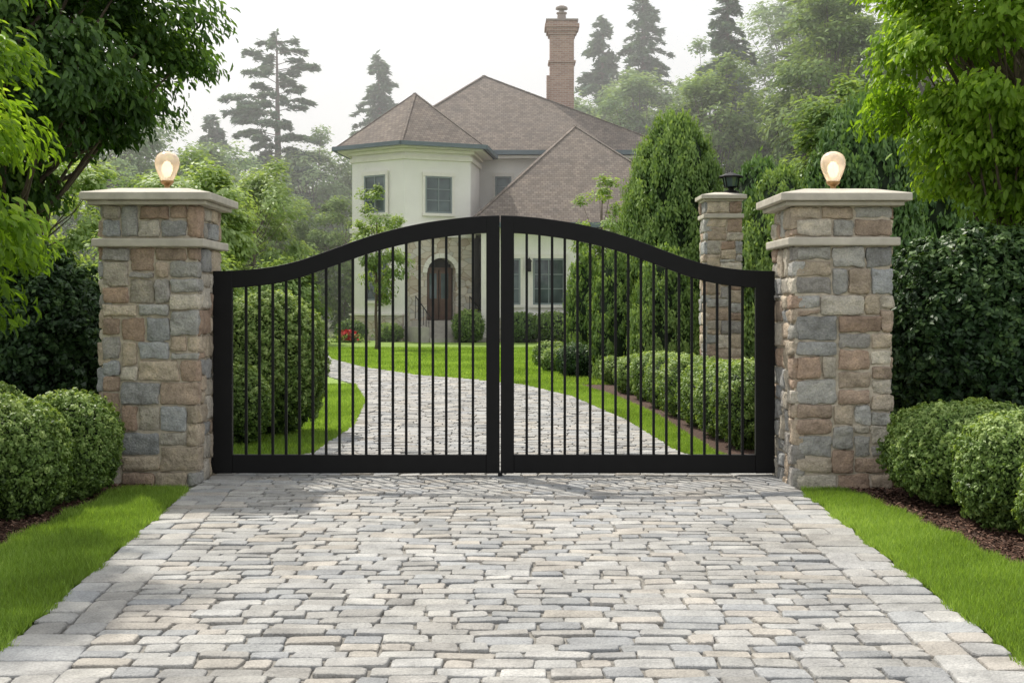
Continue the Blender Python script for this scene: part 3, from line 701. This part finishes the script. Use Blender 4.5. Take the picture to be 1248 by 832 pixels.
beam(Rf,a,r1,.16,.05); beam(Rf,b_,r1,.16,.05); beam(Rf,r1,r2,.16,.05)
Tr.box(-1.6,8.5,51.15,57.6,4.5,4.6)
tcx,tcy,tR=-4.15,55.3,2.95
ang=[math.radians(-96+60*k) for k in range(6)]
hx=[(tcx+tR*math.cos(t),tcy+tR*math.sin(t)) for t in ang]
W.add([(x,y,0) for x,y in hx]+[(x,y,8.05) for x,y in hx],[(k,(k+1)%6,6+(k+1)%6,6+k) for k in range(6)])
def ring(mb,rad,z0,z1):
    q=[(tcx+rad*math.cos(t),tcy+rad*math.sin(t)) for t in ang]
    mb.add([(x,y,z0) for x,y in q]+[(x,y,z1) for x,y in q],[(k,(k+1)%6,6+(k+1)%6,6+k) for k in range(6)]+[(5,4,3,2,1,0),(6,7,8,9,10,11)])
ring(Tr,3.06,7.55,7.72); ring(Tr,3.14,7.85,7.98); ring(Tr,3.6,7.99,8.05); ring(Tr,3.07,4.55,4.75)
q=[(tcx+3.78*math.cos(t),tcy+3.78*math.sin(t),8.12) for t in ang]; ap=(tcx-.1,tcy,10.75)
for k in range(6): roofface(Rf,[q[k],q[(k+1)%6],ap]); beam(Gt,q[k],q[(k+1)%6],.14,.17); beam(Rf,q[k],ap,.13,.04)
W.obj('walls',stucco,house); Rf.obj('roof',shing,house); Gt.obj('gutters',gutter,house); Tr.obj('cornices',trim,house)
wf=MB(); wg=MB(); ws=MB()
def window(cx,cy,cz,w,h,ang,nx=2,ny=3):
    M=Matrix.Translation((cx,cy,cz))@Matrix.Rotation(ang,4,'Z')
    wg.box(-w/2,w/2,-.02,.02,-h/2,h/2,M=M); f=.07
    wf.box(-w/2-f,-w/2,-.07,.02,-h/2-f,h/2+f,M=M); wf.box(w/2,w/2+f,-.07,.02,-h/2-f,h/2+f,M=M)
    wf.box(-w/2,w/2,-.07,.02,h/2,h/2+f,M=M); wf.box(-w/2,w/2,-.07,.02,-h/2-f,-h/2,M=M)
    for i in range(1,nx): wf.box(-w/2+w*i/nx-.022,-w/2+w*i/nx+.022,-.045,-.015,-h/2,h/2,M=M)
    for i in range(1,ny): wf.box(-w/2,w/2,-.042,-.017,-h/2+h*i/ny-.018,-h/2+h*i/ny+.018,M=M)
    ws.box(-w/2-.2,w/2+.2,-.14,.0,-h/2-f-.12,-h/2-f-.003,M=M)
    for s in (-1,1): ws.box(min(s*(w/2+f),s*(w/2+f+.12)),max(s*(w/2+f),s*(w/2+f+.12)),-.06,0,-h/2-f,h/2+f,M=M)
    ws.box(-w/2-.2,w/2+.2,-.09,.0,h/2+f+.003,h/2+f+.17,M=M)
def facec(i,off=.0):
    a,b=hx[i],hx[(i+1)%6]; n=ang[i]+math.radians(30)
    return ((a[0]+b[0])/2+off*math.cos(n),(a[1]+b[1])/2+off*math.sin(n),n+math.pi/2)
x,y,an=facec(0); window(x+.02,y,6.1,1.05,1.4,an,2,3)
x5,y5,an5=facec(5); window(x5-.1,y5,6.15,1.05,1.45,an5,2,3); window(x5,y5,2.6,1.1,1.7,an5,2,3)
window(1.5,51.6,2.45,1.15,1.75,0,2,3); window(.05,51.6,2.45,.45,1.75,0,1,3); window(4.6,51.6,2.45,1.3,1.75,0,3,3); window(6.6,51.6,2.45,1,1.75,0,2,3)
window(-.4,58,6.9,.6,.8,0,1,2)
wf.obj('window_frames',winfr,house); wg.obj('window_glass',glass,house); ws.obj('window_surrounds',trim,house)
xf,yf,af=facec(0); M=Matrix.Translation((xf,yf,0))@Matrix.Rotation(af,4,'Z')
st=MB(); fl=.86; rA=.64; sp=fl+1.95
def ex(xa,xb,ya,yb,za,zb,mb=st): mb.box(xa,xb,ya,yb,za,zb,M=M)
ex(-1.38,-rA,-.42,-.01,0,4.3); ex(rA,1.38,-.42,-.01,0,4.3)
K=14
for i in range(K):
    xa=-rA+2*rA*i/K; xb=-rA+2*rA*(i+1)/K; xm=(xa+xb)/2
    z=sp+math.sqrt(max(0,rA*rA-xm*xm)); ex(xa,xb,-.415,-.012,z,4.298)
Ms=Matrix.Translation((x5,y5,0))@Matrix.Rotation(an5,4,'Z'); st.box(-1.46,1.46,-.12,-.005,0,1.05,M=Ms)
st.box(-1.15,8.1,51.48,51.595,0,.95)
st.obj('stone_cladding',rub,house)
tr=MB(); ex(-1.5,1.5,-.5,-.01,4.302,4.5,tr); tr.box(-1.5,1.5,-.17,0,1.052,1.13,M=Ms); tr.box(-1.2,8.15,51.42,51.6,.952,1.03)
for i in range(11):
    t0=math.pi*i/11;t1=math.pi*(i+.93)/11; vs=[]
    for yy in (-.47,-.43):
        for t,r in ((t0,rA+.005),(t1,rA+.005),(t1,rA+.2),(t0,rA+.2)): vs.append(tuple(M@Vector((r*math.cos(t),yy,sp+r*math.sin(t)))))
    tr.add(vs,[(0,1,2,3),(7,6,5,4),(0,4,5,1),(1,5,6,2),(2,6,7,3),(3,7,4,0)])
tr.box(-1.25,-.95,51.2,51.55,0,4.48); tr.box(-.35,-.22,51.3,51.55,0,4.48)
tr.obj('entrance_trim',trim,house)
dk=MB(); ex(-rA,rA,-.06,-.015,fl,sp+rA-.005,dk); dk.obj('dark_recess_panel',darkin,house)  # flat dark panel behind the door, painted as shade in the arch
do=MB(); ex(-.5,-.02,-.12,-.07,fl,fl+2.1,do); ex(.02,.5,-.12,-.07,fl,fl+2.1,do)
for s in (-.43,.09):
    ex(s,s+.34,-.135,-.121,fl+.15,fl+.75,do)
ex(-.56,-.5,-.15,-.065,fl,fl+2.2,do); ex(.5,.56,-.15,-.065,fl,fl+2.2,do); ex(-.5,.5,-.15,-.065,fl+2.11,fl+2.2,do)
do.obj('front_door',wood,house)
dg=MB()
for s in (-.42,.1): ex(s,s+.32,-.132,-.122,fl+.9,fl+1.95,dg)
dg.obj('door_glass',glass,house)
sm=MB()
for i in range(5): ex(-1.3,1.3,-.42-.32*(5-i)-.6,-.43 if i==4 else -.42-.32*(4-i)-.6,.0,.17*(i+1),sm)
for s in (-1,1): ex(min(s*1.31,s*1.65),max(s*1.31,s*1.65),-2.5,-.43,0,.62,sm)
sm.obj('front_steps',simple('step_stone',(.42,.39,.35),.85,0,.15,6),house)
ir=MB()
for s in (-1.2,1.2):
    p0=M@Vector((s,-2.5,.95)); p1=M@Vector((s,-.6,1.85)); ir.tube([p0,p1],[.025,.025],6)
    for i in range(7):
        f=i/6; p=p0.lerp(p1,f); ir.tube([(p.x,p.y,p.z-.9),tuple(p)],[.014,.014],5)
ir.box(.62,.78,51.28,51.44,2.85,3.25); ir.box(.66,.74,51.4,51.6,3.2,3.28); ir.lathe(.7,51.36,[(.13,3.25),(.02,3.4),(0,3.45)],6)
ir.obj('railings_and_sconce',iron,house)
ch=MB()
def bbox(x0,x1,y0,y1,z0,z1):
    for pts in ([(x0,y0,z0),(x1,y0,z0),(x1,y0,z1),(x0,y0,z1)],[(x1,y0,z0),(x1,y1,z0),(x1,y1,z1),(x1,y0,z1)],[(x1,y1,z0),(x0,y1,z0),(x0,y1,z1),(x1,y1,z1)],[(x0,y1,z0),(x0,y0,z0),(x0,y0,z1),(x0,y1,z1)],[(x0,y0,z1),(x1,y0,z1),(x1,y1,z1),(x0,y1,z1)],[(x0,y1,z0),(x1,y1,z0),(x1,y0,z0),(x0,y0,z0)]): roofface(ch,pts)
cx,cy=2.42,61.6
bbox(cx-.58,cx+.58,cy-.5,cy+.5,8,14.55)
for i,(e,z0,z1) in enumerate([(.66,14.553,14.70),(.74,14.703,14.88),(.83,14.883,15.06),(.72,15.063,15.2)]): bbox(cx-e,cx+e,cy-e*.85,cy+e*.85,z0,z1)
bbox(cx-.74,cx-.583,cy-.4,cy+.3,8,12.6); bbox(cx-.66,cx+.66,cy-.56,cy+.56,13.2,13.3)
ch.obj('chimney',brick,house)
cp=MB()
cp.box(cx-.78,cx+.78,cy-.66,cy+.66,15.203,15.29); cp.lathe(cx,cy,[(.28,15.29),(.22,15.4),(.2,15.62),(.26,15.66),(.26,15.72),(.12,15.76),(.12,15.84),(.3,15.88),(.28,15.98),(.1,16.06),(0,16.07)],14)
cp.obj('chimney_pot',simple('clay_pot',(.30,.25,.22),.8),house)

# ---------------------------------------------------------------- morning haze over the far garden (real scattering air)
hm=bpy.data.materials.new('haze_air'); hm.use_nodes=True; hn=hm.node_tree; hn.nodes.clear()
ho=hn.nodes.new('ShaderNodeOutputMaterial'); hv=hn.nodes.new('ShaderNodeVolumeScatter'); hv.inputs['Density'].default_value=.0072; hv.inputs['Color'].default_value=(1,1,1,1); hv.inputs['Anisotropy'].default_value=.25
hn.links.new(hv.outputs[0],ho.inputs['Volume'])
m=MB(); m.box(-160,160,46,150,-.5,30); m.obj('haze',hm)

# ---------------------------------------------------------------- light, sky, camera
el,az=math.radians(54),math.radians(-36)
sd=Vector((math.sin(az)*math.cos(el),math.cos(az)*math.cos(el),math.sin(el)))
sun=bpy.data.lights.new('sun','SUN'); sun.energy=4.6; sun.angle=math.radians(1.5); sun.color=(1,.94,.84)
so=link(bpy.data.objects.new('sun',sun)); so.rotation_euler=sd.to_track_quat('Z','Y').to_euler()
w=bpy.data.worlds.new('World'); scene.world=w; w.use_nodes=True; nt=w.node_tree; bg=nt.nodes['Background']
sk=nt.nodes.new('ShaderNodeTexSky'); sk.sky_type='NISHITA'; sk.sun_disc=False; sk.sun_elevation=el; sk.sun_rotation=az; sk.dust_density=4; sk.air_density=1.2
mx=nt.nodes.new('ShaderNodeMix'); mx.data_type='RGBA'; mx.inputs[0].default_value=.75; mx.inputs[7].default_value=(9.9,9.9,9.9,1)
nt.links.new(sk.outputs[0],mx.inputs[6]); nt.links.new(mx.outputs[2],bg.inputs[0]); bg.inputs[1].default_value=.125
cam=bpy.data.cameras.new('camera'); co=link(bpy.data.objects.new('camera',cam)); co.location=(0,0,1.55); co.rotation_euler=(math.radians(90),0,0)
cam.sensor_width=36; cam.lens=44.42; cam.shift_y=-.0369; cam.clip_end=1500; cam.clip_start=.05
scene.camera=co
scene.view_settings.view_transform='Standard'; scene.view_settings.look='None'; scene.view_settings.exposure=0
